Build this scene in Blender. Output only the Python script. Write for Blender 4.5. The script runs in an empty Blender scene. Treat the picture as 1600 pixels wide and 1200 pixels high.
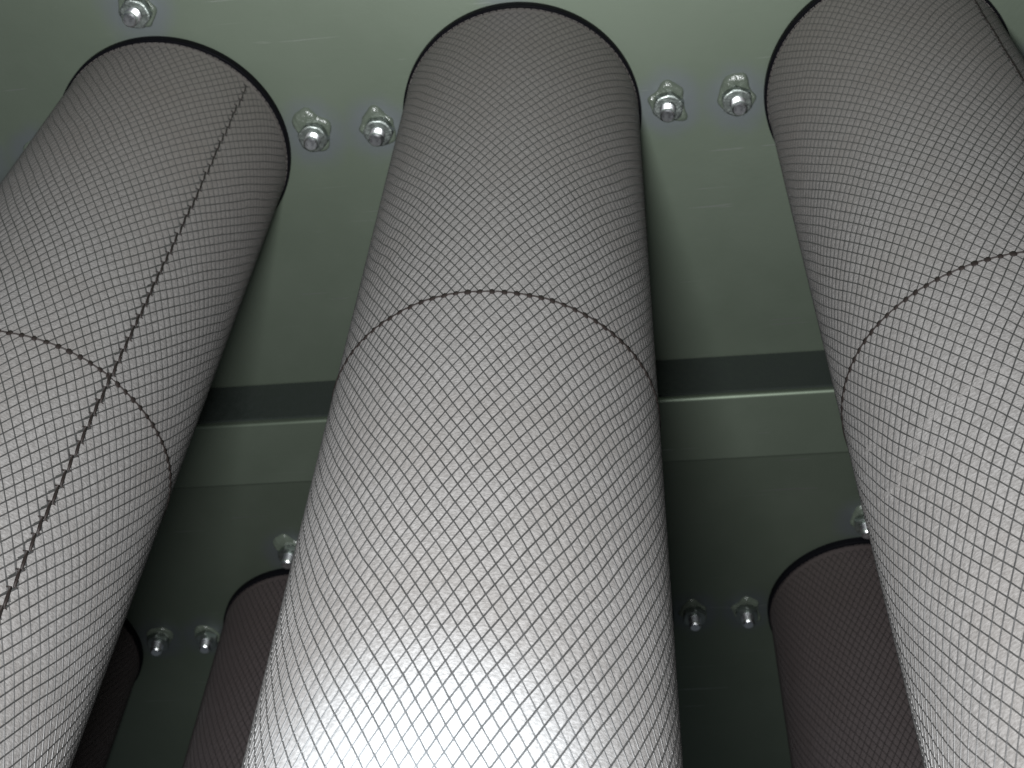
import bpy, math, random
from mathutils import Matrix, Vector, noise

scene = bpy.context.scene
col = scene.collection
random.seed(7)
R_ = math.radians

# ------------------------------------------------------------------ camera
ZP = 2.40            # underside of the tube plate
HC = 0.658           # plate above the lens
CAMZ = ZP - HC
cam_d = bpy.data.cameras.new('camera')
cam = bpy.data.objects.new('camera', cam_d)
col.objects.link(cam)
A = (0.99257931, -0.06519188, -0.10264662)
B = (0.11337338, 0.80134127, 0.58736586)
U = (0.04396349, -0.59464459, 0.80278579)
rx = Vector((A[0], B[0], U[0])); ry = -Vector((A[1], B[1], U[1])); rz = -Vector((A[2], B[2], U[2]))
m = Matrix((rx, ry, rz)).transposed().to_4x4()
m.translation = (0, 0, CAMZ)
cam.matrix_world = m
cam_d.sensor_width = 36
cam_d.lens = 36 * 2162.17 / 1600
cam_d.clip_start = 0.01
cam_d.clip_end = 50
cam_d.dof.use_dof = True
cam_d.dof.focus_distance = 0.42
cam_d.dof.aperture_fstop = 40
scene.camera = cam

# ------------------------------------------------------------------ light: the dim enclosure, the camera's flash and an added spot
world = bpy.data.worlds.new('World')
scene.world = world
world.use_nodes = True
world.node_tree.nodes['Background'].inputs[0].default_value = (0.8, 0.9, 1.0, 1)
world.node_tree.nodes['Background'].inputs[1].default_value = 0.06

fl_d = bpy.data.lights.new('camera_flash', 'AREA')
fl_d.shape = 'RECTANGLE'
fl_d.size = 0.075
fl_d.size_y = 0.05
fl_d.energy = 8.9
fl_d.color = (0.965, 0.985, 1.0)
fl = bpy.data.objects.new('camera_flash', fl_d)
col.objects.link(fl)
fm = m.copy()
fm.translation = Vector((0, 0, CAMZ)) - rx * 0.036 - ry * 0.015 + rz * 0.02
fl.matrix_world = fm

# narrow spot added at the flash to make the tube's hot spot
hc_d = bpy.data.lights.new('added_hotspot', 'SPOT')
hc_d.energy = 90
hc_d.color = (0.78, 0.90, 1.0)
hc_d.spot_size = R_(14)
hc_d.spot_blend = 1.0
hc_d.shadow_soft_size = 0.02
hc = bpy.data.objects.new('added_hotspot', hc_d)
col.objects.link(hc)
hc.location = fm.translation
aim = Vector((0, 0, CAMZ)) - rz * 0.30 - rx * 0.021 - ry * 0.100 - fm.translation
hc.rotation_euler = aim.to_track_quat('-Z', 'Y').to_euler()

scene.cycles.sample_clamp_indirect = 1.0
scene.cycles.sample_clamp_direct = 6.0
scene.view_settings.view_transform = 'Standard'
scene.view_settings.look = 'None'
scene.view_settings.gamma = 1
scene.view_settings.exposure = 0
scene.view_settings.use_curve_mapping = False

# ------------------------------------------------------------------ layout (metres)
CX, CY = -0.0594, 0.3106
S = 0.18528          # pitch of the tubes along a row
D2 = 0.3704          # the next row, behind the beam
RT = 0.0600          # tube radius
RB = 0.0753          # bolts from the tube axis
LEN = 0.80


# ------------------------------------------------------------------ helpers
def mesh_obj(name, verts, faces, mat, parent=None, smooth=True):
    me = bpy.data.meshes.new(name)
    me.from_pydata(verts, [], faces)
    me.materials.append(mat)
    if smooth:
        me.polygons.foreach_set('use_smooth', [True] * len(me.polygons))
    me.update()
    o = bpy.data.objects.new(name, me)
    col.objects.link(o)
    o.parent = parent
    return o


def lathe(profile, seg, close_start=False, close_end=False):
    """profile: (radius, z) from top to bottom -> verts, faces with outward normals"""
    v, f = [], []
    for r, z in profile:
        for i in range(seg):
            t = 2 * math.pi * i / seg
            v.append((r * math.cos(t), r * math.sin(t), z))
    n = len(profile)
    for k in range(n - 1):
        for i in range(seg):
            j = (i + 1) % seg
            f.append((k * seg + i, (k + 1) * seg + i, (k + 1) * seg + j, k * seg + j))
    if close_end:
        f.append(tuple((n - 1) * seg + seg - 1 - i for i in range(seg)))
    if close_start:
        f.append(tuple(range(seg)))
    return v, f


def thing(name, label, cat, group, loc, rot=0):
    o = bpy.data.objects.new(name, None)
    o.empty_display_size = 0.03
    col.objects.link(o)
    o.location = loc
    o.rotation_euler = (0, 0, rot)
    o['label'] = label
    o['category'] = cat
    o['group'] = group
    return o


class N:
    """tiny node builder"""
    def __init__(self, name):
        self.m = bpy.data.materials.new(name)
        self.m.use_nodes = True
        self.t = self.m.node_tree
        self.b = self.t.nodes['Principled BSDF']

    def new(self, kind, **kw):
        n = self.t.nodes.new(kind)
        for k, v in kw.items():
            setattr(n, k, v)
        return n

    def put(self, sock, v):
        if v is None:
            return
        if isinstance(v, bpy.types.NodeSocket):
            self.t.links.new(v, sock)
        else:
            sock.default_value = v

    def math(self, op, a, b=None, c=None, clamp=False):
        n = self.new('ShaderNodeMath', operation=op, use_clamp=clamp)
        self.put(n.inputs[0], a); self.put(n.inputs[1], b); self.put(n.inputs[2], c)
        return n.outputs[0]

    def mix(self, fac, a, b):
        n = self.new('ShaderNodeMix', data_type='RGBA')
        self.put(n.inputs[0], fac); self.put(n.inputs[6], a); self.put(n.inputs[7], b)
        return n.outputs[2]

    def noise(self, vec, scale, detail=3, rough=0.55):
        n = self.new('ShaderNodeTexNoise')
        self.put(n.inputs['Vector'], vec)
        n.inputs['Scale'].default_value = scale
        n.inputs['Detail'].default_value = detail
        n.inputs['Roughness'].default_value = rough
        return n.outputs['Fac']

    def ramp(self, fac, lo, hi, a=0.0, b=1.0):
        n = self.new('ShaderNodeMapRange', interpolation_type='SMOOTHSTEP')
        self.put(n.inputs[0], fac)
        n.inputs[1].default_value = lo; n.inputs[2].default_value = hi
        n.inputs[3].default_value = a; n.inputs[4].default_value = b
        return n.outputs[0]

    def coord(self, scale=(1, 1, 1), world=False):
        src = self.new('ShaderNodeNewGeometry').outputs['Position'] if world else self.new('ShaderNodeTexCoord').outputs['Object']
        mp = self.new('ShaderNodeMapping')
        mp.inputs['Scale'].default_value = scale
        self.t.links.new(src, mp.inputs[0])
        return mp.outputs[0]

    def bump(self, height, dist, strength=1.0, prev=None):
        n = self.new('ShaderNodeBump')
        n.inputs['Strength'].default_value = strength
        n.inputs['Distance'].default_value = dist
        self.put(n.inputs['Height'], height)
        self.put(n.inputs['Normal'], prev)
        return n.outputs[0]


# ------------------------------------------------------------------ materials
PITCH = 2 * math.pi * RT / 90
SLOPE = 1.85
RING_D = 0.261


def felt_material(name, tint, dust, gloss):
    n = N(name)
    pos = n.coord()
    sep = n.new('ShaderNodeSeparateXYZ')
    n.t.links.new(pos, sep.inputs[0])
    x, y, z = sep.outputs
    ang = n.math('ARCTAN2', x, n.math('MULTIPLY', y, -1.0))
    arc = n.math('MULTIPLY', ang, RT)
    dep = n.math('ADD', n.math('MULTIPLY', z, -1.0), -RING_D)
    # unrolled sheet coordinates for the fibres
    comb = n.new('ShaderNodeCombineXYZ')
    n.put(comb.inputs[0], n.math('MULTIPLY', arc, 0.55)); n.put(comb.inputs[1], dep); n.put(comb.inputs[2], n.math('MULTIPLY', x, 0.3))
    mp = n.new('ShaderNodeMapping'); mp.inputs['Rotation'].default_value = (0, 0, 0.35)
    n.t.links.new(comb.outputs[0], mp.inputs[0])
    fib = n.noise(mp.outputs[0], 1350, 4, 0.65)
    blot = n.noise(pos, 26, 4, 0.6)
    fine = n.noise(pos, 2600, 2, 0.6)
    c = n.mix(n.ramp(fib, 0.3, 0.72), (tint[0] * 0.62, tint[1] * 0.61, tint[2] * 0.60, 1), (tint[0] * 1.1, tint[1] * 1.1, tint[2] * 1.1, 1))
    c = n.mix(n.math('MULTIPLY', n.ramp(blot, 0.42, 0.72), dust), c, (tint[0] * 0.72, tint[1] * 0.68, tint[2] * 0.64, 1))
    c = n.mix(n.ramp(fine, 0.35, 0.75, 0, 0.25), c, (tint[0] * 0.6, tint[1] * 0.6, tint[2] * 0.6, 1))
    # brown dust lodged where the tube enters the plate
    g = n.math('ADD', z, n.math('MULTIPLY', n.math('SUBTRACT', n.noise(pos, 40, 3), 0.5), 0.10))
    c = n.mix(n.ramp(g, -0.24, -0.01, 0.0, 0.55), c, (tint[0] * 0.66, tint[1] * 0.59, tint[2] * 0.54, 1))
    n.put(n.b.inputs['Base Color'], c)
    n.b.inputs['Roughness'].default_value = gloss
    n.b.inputs['Specular IOR Level'].default_value = 0.3
    n.b.inputs['Diffuse Roughness'].default_value = 0.2
    n.b.inputs['Sheen Weight'].default_value = 0.0
    n.b.inputs['Sheen Roughness'].default_value = 0.5
    b2 = n.bump(fib, 0.0006, 0.55)
    n.put(n.b.inputs['Normal'], b2)
    return n.m


M_FELT = felt_material('felt_pale', (0.160, 0.154, 0.150), 0.35, 0.62)
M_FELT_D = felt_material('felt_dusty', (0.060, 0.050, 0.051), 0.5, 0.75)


def plain(name, colr, rough, metal=0.0, spec=0.5, bump=None):
    n = N(name)
    n.b.inputs['Metallic'].default_value = metal
    n.b.inputs['Specular IOR Level'].default_value = spec
    pos = n.coord()
    f = n.noise(pos, 300, 4, 0.6)
    n.put(n.b.inputs['Base Color'], n.mix(f, tuple(c * 0.82 for c in colr) + (1,), tuple(min(1, c * 1.12) for c in colr) + (1,)))
    n.put(n.b.inputs['Roughness'], n.ramp(f, 0.3, 0.7, rough * 0.85, rough * 1.15))
    if bump:
        n.put(n.b.inputs['Normal'], n.bump(n.noise(pos, bump[0], 3), bump[1], 1.0))
    return n.m



def wire_material(name, lo, hi, metal):
    """drawn steel strand, dust lodged on it where the tube enters the plate"""
    n = N(name)
    pos = n.coord()
    sep = n.new('ShaderNodeSeparateXYZ')
    n.t.links.new(pos, sep.inputs[0])
    f = n.noise(pos, 180, 4, 0.6)
    g = n.math('ADD', sep.outputs[2], n.math('MULTIPLY', n.math('SUBTRACT', n.noise(pos, 40, 3), 0.5), 0.10))
    dust = n.ramp(g, -0.22, -0.02, 0.0, 0.65)
    n.put(n.b.inputs['Base Color'], n.mix(dust, n.mix(f, lo + (1,), hi + (1,)), (0.055, 0.049, 0.046, 1) if metal > 0.5 else (0.02, 0.016, 0.016, 1)))
    n.put(n.b.inputs['Metallic'], n.math('SUBTRACT', metal, n.math('MULTIPLY', dust, 0.85 * metal)))
    n.put(n.b.inputs['Roughness'], n.ramp(f, 0.3, 0.7, 0.42, 0.49))
    return n.m


M_WIRE = wire_material('net_strand', (0.12, 0.118, 0.117), (0.21, 0.208, 0.206), 0.92)
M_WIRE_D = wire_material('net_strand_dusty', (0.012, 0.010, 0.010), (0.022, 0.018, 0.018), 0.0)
M_SEAM = plain('net_seam', (0.012, 0.009, 0.008), 0.6, 0, 0.2)
M_RUBBER = plain('black_rubber', (0.004, 0.004, 0.005), 0.34, 0, 0.08)
M_RUBBER.node_tree.nodes['Principled BSDF'].inputs['IOR'].default_value = 1.14
M_CAP = plain('cap_plastic', (0.03, 0.03, 0.032), 0.4)
M_ZINC = plain('zinc_steel', (0.90, 0.92, 0.95), 0.30, 1.0)
M_NUT = plain('nut_steel', (0.30, 0.33, 0.31), 0.42, 1.0, bump=(900, 0.0002))
M_SEAL = plain('sealant', (0.08, 0.095, 0.075), 0.22, 0.0, 0.6, bump=(500, 0.0006))


def plate_material():
    n = N('green_plate')
    pos = n.coord(world=True)
    sep = n.new('ShaderNodeSeparateXYZ')
    n.t.links.new(pos, sep.inputs[0])
    x, y, z = sep.outputs
    dx = n.math('WRAP', n.math('SUBTRACT', x, CX), S / 2, -S / 2)
    dy = n.math('WRAP', n.math('SUBTRACT', y, CY), D2 / 2, -D2 / 2)
    ax = n.math('ABSOLUTE', dx); ay = n.math('ABSOLUTE', dy)

    def dist(a, b):
        return n.math('SQRT', n.math('ADD', n.math('POWER', a, 2.0), n.math('POWER', b, 2.0)))
    d1 = dist(n.math('SUBTRACT', ax, RB), ay)
    d2 = dist(ax, n.math('SUBTRACT', ay, RB))
    d = n.math('MINIMUM', d1, d2)
    cloud = n.noise(pos, 14, 5, 0.6)
    d = n.math('ADD', d, n.math('MULTIPLY', n.math('SUBTRACT', n.noise(pos, 60, 3), 0.5), 0.012))
    mark = n.ramp(d, 0.009, 0.024, 0.75, 0.0)
    base = n.mix(n.ramp(cloud, 0.3, 0.7), (0.162, 0.194, 0.150, 1), (0.172, 0.203, 0.160, 1))
    base = n.mix(mark, base, (0.172, 0.187, 0.205, 1))
    # hair scratches
    rot = n.new('ShaderNodeMapping'); rot.inputs['Rotation'].default_value = (0, 0, 0.12); rot.inputs['Scale'].default_value = (9, 520, 1)
    n.t.links.new(pos, rot.inputs[0])
    sc = n.noise(rot.outputs[0], 1.0, 2, 0.5)
    gate = n.noise(pos, 33, 2)
    scr = n.math('MULTIPLY', n.ramp(sc, 0.67, 0.73), n.ramp(gate, 0.50, 0.60))
    base = n.mix(n.math('MULTIPLY', scr, 0.55), base, (0.45, 0.46, 0.44, 1))
    n.put(n.b.inputs['Base Color'], base)
    n.b.inputs['Metallic'].default_value = 1.0
    grain = n.noise(pos, 420, 3, 0.6)
    n.put(n.b.inputs['Roughness'], n.math('ADD', n.ramp(cloud, 0.3, 0.7, 0.605, 0.63), n.math('MULTIPLY', scr, -0.15)))
    n.b.inputs['Specular IOR Level'].default_value = 0.4
    n.put(n.b.inputs['Normal'], n.bump(n.math('ADD', grain, n.math('MULTIPLY', cloud, 4.0)), 0.00006, 0.5))
    return n.m


M_PLATE = plate_material()

# ------------------------------------------------------------------ the plate overhead
x0, x1, y0, y1 = -1.0, 1.0, -0.25, 1.25
v = [(x0, y0, ZP), (x1, y0, ZP), (x1, y1, ZP), (x0, y1, ZP), (x0, y0, ZP + .006), (x1, y0, ZP + .006), (x1, y1, ZP + .006), (x0, y1, ZP + .006)]
f = [(0, 3, 2, 1), (4, 5, 6, 7), (0, 1, 5, 4), (1, 2, 6, 5), (2, 3, 7, 6), (3, 0, 4, 7)]
plate = mesh_obj('ceiling', v, f, M_PLATE, smooth=False)
plate['kind'] = 'structure'
plate['label'] = 'grey-green metal plate overhead that the filter tubes hang from'

# the square box section between the two rows (outer corners rounded)
bw, bd, br = 0.0445, 0.037, 0.0018
prof = [(0, 0.0005)]
for cx_, cz_, a0 in ((br, -bd + br, 180), (bw - br, -bd - 0.002 + br, 270)):
    for k in range(7):
        t = R_(a0 + 15 * k)
        prof.append((cx_ + br * math.cos(t), cz_ + br * math.sin(t)))
prof.append((bw, 0.0005))
n_ = len(prof)
v = [(-0.98, p[0], p[1]) for p in prof] + [(0.98, p[0], p[1]) for p in prof]
f = [(i, i + 1, n_ + i + 1, n_ + i) for i in range(n_ - 1)] + [tuple(reversed(range(n_))), tuple(range(n_, 2 * n_))]
beam = mesh_obj('cross_beam', v, f, M_PLATE)
for p in beam.data.polygons:
    if len(p.vertices) > 4 or p.area > 0.02:
        p.use_smooth = False
beam.location = (0, 0.4725, ZP)
beam.rotation_euler = (0, 0, R_(0.35))
beam['label'] = 'grey-green square box beam running under the plate between the two rows of tubes'
beam['category'] = 'beam'


sv = [(-0.97, 0, -0.0008), (0.97, 0, -0.0008), (0.97, 0, -0.0335), (-0.97, 0, -0.0335)]  # near-black strip added over the beam's near face to darken it
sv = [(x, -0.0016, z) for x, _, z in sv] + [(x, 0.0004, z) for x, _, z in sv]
strip = mesh_obj('dark_strip', sv, [(0, 3, 2, 1), (4, 5, 6, 7), (0, 1, 5, 4), (1, 2, 6, 5), (2, 3, 7, 6), (3, 0, 4, 7)], plain('strip_dark', (0.013, 0.017, 0.015), 0.7, 0, 0.3), beam, smooth=False)
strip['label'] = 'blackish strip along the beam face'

# ------------------------------------------------------------------ filter tube parts
def wob(a, d):
    """small irregularity of the net, the same for both strand families"""
    p = Vector((a * 38, d * 38, 1.7))
    q = Vector((a * 160, d * 160, 9.1))
    return (noise.noise(p) * 0.00065 + noise.noise(q) * 0.00018,
            noise.noise(p + Vector((31, 7, 3))) * 0.00080 + noise.noise(q + Vector((5, 17, 3))) * 0.00022)


def fold(a):
    """the lapped edge of the sheet stands a little proud beside the lengthwise seam"""
    q = a + math.pi * RT
    return 0.00016 * max(0.0, 1 - abs(q - 0.0025) / 0.0035) if q >= 0 else 0.0


def to3(a, d, r):
    t = a / RT
    return Vector((r * math.sin(t), -r * math.cos(t), -d))


def strand(verts, faces, pts, half=0.00027):
    """pts: list of (arc, depth, radial offset, thickness factor)"""
    n = len(pts)
    base = len(verts)
    P = [to3(a, d, RT + o) for a, d, o, k in pts]
    for i in range(n):
        a, d, o, k = pts[i]
        nrm = Vector((math.sin(a / RT), -math.cos(a / RT), 0))
        tan = (P[min(i + 1, n - 1)] - P[max(i - 1, 0)]).normalized()
        bi = tan.cross(nrm).normalized()
        w = half * k
        for q in (nrm, bi, -nrm, -bi):
            verts.append(tuple(P[i] + q * w))
    for i in range(n - 1):
        for j in range(4):
            j2 = (j + 1) % 4
            faces.append((base + 4 * i + j, base + 4 * i + j2, base + 4 * i + 4 + j2, base + 4 * i + 4 + j))


OV = 0.0034
W = 2 * math.pi * RT + OV
D_TOP, D_BOT = 0.0095, LEN - 0.012


def net_mesh():
    verts, faces = [], []
    for sg in (1, -1):
        off = -0.00008 if sg > 0 else -0.00003
        span = (D_BOT - D_TOP) / SLOPE
        for k in range(-46 - int(span / PITCH) - 4, 46 + int(span / PITCH) + 4):
            a0 = k * PITCH
            pts = []
            # vertices at every second node of the lattice
            step = PITCH * SLOPE
            d = RING_D - math.ceil((RING_D - D_TOP) / step) * step
            ds = []
            while d < D_BOT:
                if d > D_TOP:
                    ds.append(d)
                d += step
            # exact ends: the sheet's own edges
            lims = [D_TOP, D_BOT]
            for e in (-W / 2, W / 2):
                de = RING_D + (e - a0) * sg * SLOPE
                lims.append(de)
            ds += [q for q in lims if D_TOP <= q <= D_BOT]
            for d in sorted(ds):
                a = a0 + sg * (d - RING_D) / SLOPE
                if abs(a) > W / 2 + 1e-6:
                    continue
                wa, wd = wob(a, d)
                lap = max(0.0, min(1.0, (a - (W / 2 - OV)) / 0.002))
                edge = W / 2 - abs(a)
                th = 1.0 + 0.55 * max(0.0, 1 - edge / 0.003) + 0.12 * noise.noise(Vector((a * 300, d * 300, 5)))
                pts.append((a + wa, d + wd, off + 0.0002 * lap + fold(a), th))
            if len(pts) > 1:
                strand(verts, faces, pts)
    return verts, faces


def edge_mesh():
    """cut ends of the net: one dark upright stub per cell along the lengthwise seam"""
    verts, faces = [], []
    cell = PITCH * SLOPE
    d = D_TOP + 0.002
    k = 0
    rnd = random.Random(3)
    while d < D_BOT - cell:
        jig = 0.00045 * noise.noise(Vector((d * 60, 3, 8))) + 0.0009 * noise.noise(Vector((d * 11, 5, 2)))
        a = W / 2 - 0.0012 + jig + rnd.uniform(-.0002, .0002)
        l = cell * rnd.uniform(1.0, 1.25)
        q = min(1.0, 0.45 + 2.2 * d)
        pts = [(a - 0.0016, d + 0.0006, 0.0003, 1.2 * q), (a - 0.0003, d, 0.0004, 2.2 * q), (a + 0.0002, d + l * 0.55, 0.0004, 2.5 * q), (a + 0.0004, d + l * 0.85, 0.0004, 2.0 * q), (a + 0.0016, d + l * 0.8, 0.0002, 1.0 * q)]
        strand(verts, faces, pts, 0.00026)
        d += cell
        k += 1
    return verts, faces


def ring_mesh():
    """hoop seam: a thin bonded line with a thick dark knot at every node"""
    verts, faces = [], []
    seg = 360
    pts = []
    for i in range(seg + 1):
        a = -math.pi * RT + 2 * math.pi * RT * i / seg
        wa, wd = wob(a, RING_D)
        pts.append((a, RING_D + wd + 0.0001 * noise.noise(Vector((a * 900, 0, 0))), 0.00012, 1.6))
    strand(verts, faces, pts)
    rnd = random.Random(5)
    for k in range(-45, 45):
        wa, wd = wob(k * PITCH, RING_D)
        a = k * PITCH + wa
        d = RING_D + wd
        w = rnd.uniform(0.0010, 0.0014); h = rnd.uniform(0.0012, 0.0017); sk = rnd.uniform(-.25, .25)
        b0 = len(verts)
        for rr, oo in ((1.0, 0.00010), (0.7, 0.00050)):
            for j in range(8):
                t = j * math.pi / 4
                verts.append(tuple(to3(a + rr * w * math.cos(t), d + rr * h * math.sin(t) + sk * rr * w * math.cos(t), RT + oo)))
        for j in range(8):
            j2 = (j + 1) % 8
            faces.append((b0 + j2, b0 + j, b0 + 8 + j, b0 + 8 + j2))
        faces.append(tuple(b0 + 8 + 7 - j for j in range(8)))
    return verts, faces


PILLOW = 0.00030


def felt_mesh(crease=False):
    """the felt bulges through every cell of the net; staggered rows follow the net's own lattice"""
    nf = 3
    cols = 90 * nf
    da = PITCH / nf
    dd = PITCH * SLOPE / (2 * nf)
    w0 = -int((RING_D - 0.004) / dd)
    w1 = int((LEN - 0.006 - RING_D) / dd)
    th_fix = R_(-(34 - 180))     # from the picture's angle to the tube's own
    segl = []
    for p, q, h in [((-57, .3245), (-42, .3205), .0005), ((-40, .3215), (-20, .3165), .0005), ((-68, .3285), (-47, .3345), .0005), ((-76, .3265), (-58, .3385), .0005), ((-80, .300), (-70, .3065), .0006)]:
        segl.append((Vector((R_(p[0]) * RT, p[1])), Vector((R_(q[0]) * RT, q[1])), h))
    verts, faces = [], []
    for w in range(w0, w1 + 1):
        dr = RING_D + w * dd
        for k in range(cols):
            ar = -math.pi * RT + (k + 0.5 * (w % 2)) * da
            # lattice phases of the two strand families; the felt rises softly between them
            iu = round((ar + (dr - RING_D) / SLOPE) / PITCH * nf)
            iv = round((ar - (dr - RING_D) / SLOPE) / PITCH * nf)
            uu = iu / nf
            vv = iv / nf
            a0 = (uu + vv) * PITCH / 2
            d0 = RING_D + (uu - vv) * PITCH * SLOPE / 2
            h = PILLOW * (abs(math.sin(math.pi * uu)) * abs(math.sin(math.pi * vv))) ** 0.6
            if d0 < 0.02:
                h *= max(0, d0 - 0.008) / 0.012
            wa, wd = wob(a0, d0)
            a = a0 + wa
            d = d0 + wd
            t = a / RT
            r = RT + h * (1 + 0.22 * noise.noise(Vector((a * 500, d * 350, 0)))) - 0.0001 + fold(a0)
            if crease and 0.285 < d < 0.36:
                tw = (t - th_fix + math.pi) % (2 * math.pi) - math.pi
                P = Vector((tw * RT, d))
                for p, q, hh in segl:
                    e = q - p
                    s = max(0, min(1, (P - p).dot(e) / e.length_squared))
                    dist = (P - p - e * s).length
                    if dist < 0.008:
                        wig = 0.6 + 0.8 * noise.noise(Vector((P.x * 300, P.y * 300, hh * 5e3)))
                        r += hh * wig * math.exp(-(dist / 0.0011) ** 2) * math.sin(math.pi * (0.08 + 0.84 * s))
            verts.append((r * math.sin(t), -r * math.cos(t), -d))
    rows = w1 - w0 + 1
    for q in range(rows - 2):
        w = w0 + q
        o = w % 2
        for k in range(cols):
            # diamond: top vertex, the two of the next row, bottom vertex
            top = q * cols + k
            left = (q + 1) * cols + ((k - 1) % cols if o == 0 else k)
            right = (q + 1) * cols + (k if o == 0 else (k + 1) % cols)
            bot = (q + 2) * cols + k
            faces.append((top, left, bot, right))
    return verts, faces


def shared(name, vf, mat):
    me = bpy.data.meshes.new(name)
    me.from_pydata(vf[0], [], vf[1])
    me.materials.append(mat)
    me.polygons.foreach_set('use_smooth', [True] * len(me.polygons))
    me.update()
    return me


ME_NET = shared('wire_net', net_mesh(), M_WIRE)
ME_NET_D = ME_NET.copy(); ME_NET_D.materials[0] = M_WIRE_D
ME_EDGE = shared('lengthwise_seam', edge_mesh(), M_SEAM)
ME_RING = shared('hoop_seam', ring_mesh(), M_SEAM)
ME_FELT = shared('felt_sleeve', felt_mesh(), M_FELT)
ME_FELT_C = shared('felt_sleeve', felt_mesh(True), M_FELT)
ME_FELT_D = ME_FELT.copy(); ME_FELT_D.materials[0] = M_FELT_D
pr = []
for k in range(5):
    t = R_(90 * k / 4)
    pr.append((RT + 0.0009 + 0.0006 * math.cos(t), -0.0040 - 0.0006 * math.sin(t)))
ME_COLLAR = shared('collar', lathe([(RT + 0.0015, 0.0006), (RT + 0.0015, -0.0034)] + pr + [(RT + 0.0002, -0.0046), (RT - 0.003, -0.0046)], 128), M_RUBBER)
hv, hf = [], []
for k in range(110):
    st = 2 * math.pi * RT / 110
    strand(hv, hf, [(k * st + q * st * 0.8, 0.0056 + 0.0001 * math.sin(k * 2.3), 0.00012, 1.0) for q in (0, 0.33, 0.66, 1)], 0.00016)
ME_HEM = shared('hem', (hv, hf), M_FELT)
ME_HEM_D = ME_HEM.copy(); ME_HEM_D.materials[0] = M_FELT_D
cp = [(RT + 0.0016, -LEN + 0.022), (RT + 0.0022, -LEN + 0.021), (RT + 0.0022, -LEN + 0.002), (RT, -LEN), (0.03, -LEN - 0.002), (0.012, -LEN - 0.002)]
ME_CAP = shared('end_cap', lathe(cp, 96, close_end=True), M_CAP)

TUBES = [
    # column, row, angle of the lengthwise seam, felt kind, label
    (-1, 0, 54.2, 'pale', 'grey felt filter tube in black net, a lengthwise zigzag seam crossing its hoop seam'),
    (0, 0, 178, 'pale', 'palest filter tube, netted felt glaring white in the flash, hoop seam but no lengthwise seam'),
    (1, 0, 34, 'crease', 'grey netted filter tube with creased felt below its hoop seam'),
    (-2, 1, 200, 'dusty', 'dark filter tube beyond the beam, mostly behind the tube with the crossing seams'),
    (-1, 1, 160, 'dusty', 'dark dusty filter tube beyond the beam, its far side behind the palest tube'),
    (0, 1, 190, 'dusty', 'dark filter tube beyond the beam, wholly behind the palest tube'),
    (1, 1, 150, 'dusty', 'dark dusty filter tube beyond the beam, partly behind the tube with creased felt'),
]
for c, r, seam, kind, label in TUBES:
    t = thing('filter_tube', label, 'filter tube', 'filter tubes hanging from the plate', (CX + c * S, CY + r * D2, ZP), R_(seam - 180))
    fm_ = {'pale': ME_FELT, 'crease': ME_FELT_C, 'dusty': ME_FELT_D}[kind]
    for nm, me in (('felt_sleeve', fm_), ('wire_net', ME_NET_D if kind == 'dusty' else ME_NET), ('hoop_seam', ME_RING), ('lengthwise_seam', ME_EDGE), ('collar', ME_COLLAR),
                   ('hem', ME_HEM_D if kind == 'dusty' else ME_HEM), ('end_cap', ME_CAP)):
        o = bpy.data.objects.new(nm, me)
        col.objects.link(o)
        o.parent = t
        if nm == 'wire_net':
            o['kind'] = 'stuff'

# ------------------------------------------------------------------ studs with nuts
STUD_L = 0.0132
sp = [(0.0040, 0.0005), (0.0040, -0.0060)]
z = -0.0060
while z > -STUD_L + 0.0016:
    sp += [(0.0033, z), (0.0040, z - 0.00078)]
    z -= 0.00115
sp += [(0.0038, -STUD_L + 0.0008), (0.0030, -STUD_L)]
ME_STUD = shared('stud', lathe(sp, 36, close_end=True), M_ZINC)
for p in ME_STUD.polygons:
    p.use_smooth = False


def nut_mesh():
    af, h = 0.0071, 0.0058
    v, f = [], []
    cr = af / math.cos(math.pi / 6)
    seg = 48
    rows = []
    for zz, kind in ((-0.0002, 'hex'), (-h + 0.0007, 'hex'), (-h + 0.0002, 'cham'), (-h, 'top'), (-h, 'bore')):
        row = []
        for i in range(seg):
            t = 2 * math.pi * i / seg
            s = (t + math.pi / 6) % (math.pi / 3) - math.pi / 6
            hexr = af / math.cos(s)
            rr = {'hex': hexr, 'cham': min(hexr, af * 1.05), 'top': af * 0.93, 'bore': 0.0039}[kind]
            # rounding of the chamfer: corners are cut lower than flats
            z2 = zz
            if kind == 'hex' and zz < -0.001:
                z2 = zz + 0.0009 * ((hexr - af) / (cr - af))
            row.append(len(v)); v.append((rr * math.cos(t), rr * math.sin(t), z2))
        rows.append(row)
    for k in range(len(rows) - 1):
        for i in range(seg):
            j = (i + 1) % seg
            f.append((rows[k][i], rows[k + 1][i], rows[k + 1][j], rows[k][j]))
    return v, f


ME_NUT = shared('nut', nut_mesh(), M_NUT)
for p in ME_NUT.polygons:
    p.use_smooth = False


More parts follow.
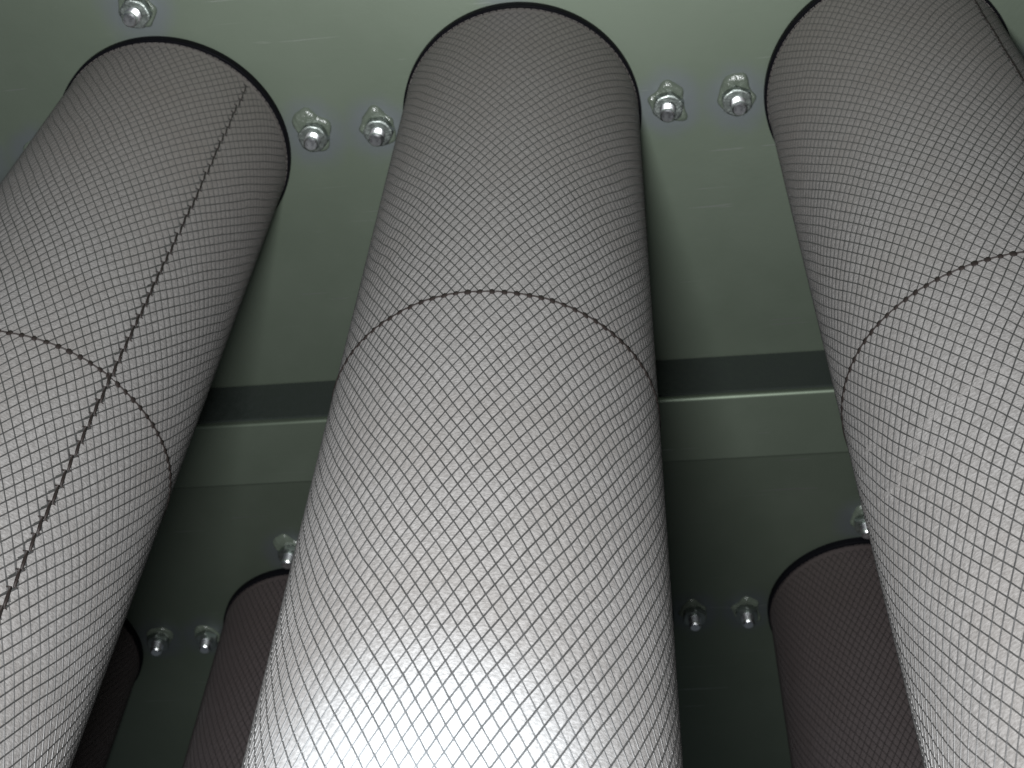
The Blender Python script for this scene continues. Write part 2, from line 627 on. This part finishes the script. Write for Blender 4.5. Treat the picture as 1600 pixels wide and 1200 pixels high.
def seal_mesh(seed):
    """uneven bead of sealer squeezed out round the nut"""
    v, f = [], []
    seg, rg = 48, 8
    o = Vector((seed * 7.3, seed * 3.1, 0))
    for i in range(seg):
        t = 2 * math.pi * i / seg
        c, s = math.cos(t), math.sin(t)
        big = 0.5 + 0.5 * noise.noise(Vector((c * 1.1, s * 1.1, 0)) + o) + 0.35 * max(0, -s) ** 2
        lump = 1 + 0.35 * noise.noise(Vector((c * 2.0, s * 2.0, 2)) + o)
        wd = (0.0003 + 0.0044 * big ** 3 + 0.0008 * big) * lump
        ht = (0.0008 + 0.0019 * big) * lump
        for j in range(rg + 1):
            q = math.pi * j / rg
            rr = 0.0074 + wd * 0.5 - wd * 1.1 * math.cos(q) * 0.9
            v.append((rr * c, rr * s, 0.0004 - ht * math.sin(q)))
    for i in range(seg):
        i2 = (i + 1) % seg
        for j in range(rg):
            f.append((i * (rg + 1) + j, i2 * (rg + 1) + j, i2 * (rg + 1) + j + 1, i * (rg + 1) + j + 1))
    return v, f


SEALS = [shared('sealant', seal_mesh(s), M_SEAL) for s in range(1, 7)]
NEAR_, LEFT_, RIGHT_ = (0, -RB), (-RB, 0), (RB, 0)
BOLTS = [
    (-1, 0, NEAR_, 'bolt with nut by the crossing-seam tube, on the side away from the beam'),
    (-1, 0, LEFT_, 'bolt half hidden by the tube with the crossing seams'),
    (-2, 0, RIGHT_, 'bolt farther out than the crossing-seam tube, paired with the half hidden bolt'),
    (-1, 0, RIGHT_, 'bolt between two front tubes, next to the tube with the crossing seams'),
    (0, 0, LEFT_, 'bolt touching the palest tube on the side of the crossing-seam tube'),
    (0, 0, RIGHT_, 'bolt beside the palest tube on the creased tube\'s side, sealer smeared sideways'),
    (1, 0, LEFT_, 'bolt next to the collar of the creased tube, a sealer lump behind its nut'),
    (-2, 1, RIGHT_, 'dim bolt beyond the beam, beside the almost hidden dark tube'),
    (-1, 1, LEFT_, 'dim bolt beyond the beam, at the collar of the dark tube behind the palest one'),
    (-1, 1, NEAR_, 'dim bolt beyond the beam, half hidden by the palest tube'),
    (0, 1, RIGHT_, 'dim bolt beyond the beam, close to the edge of the palest tube'),
    (1, 1, LEFT_, 'dim bolt beyond the beam, at the collar of the dark tube by the creased tube'),
    (1, 1, NEAR_, 'dim bolt beyond the beam, half hidden by the tube with creased felt'),
]
rnd = random.Random(11)
for i, (c, r, off, label) in enumerate(BOLTS):
    t = thing('bolt', label, 'bolt', 'bolts holding the tubes to the plate', (CX + c * S + off[0], CY + r * D2 + off[1], ZP), 0)
    ang = rnd.uniform(0, 6.28)
    for nm, me in (('stud', ME_STUD), ('nut', ME_NUT), ('sealant', SEALS[i % 6])):
        o = bpy.data.objects.new(nm, me)
        col.objects.link(o)
        o.parent = t
        if nm == 'nut':
            o.rotation_euler = (0, 0, ang)
        if nm == 'stud':
            o.rotation_euler = (R_(rnd.uniform(-3, 3)), R_(rnd.uniform(-4, 4)), 0)
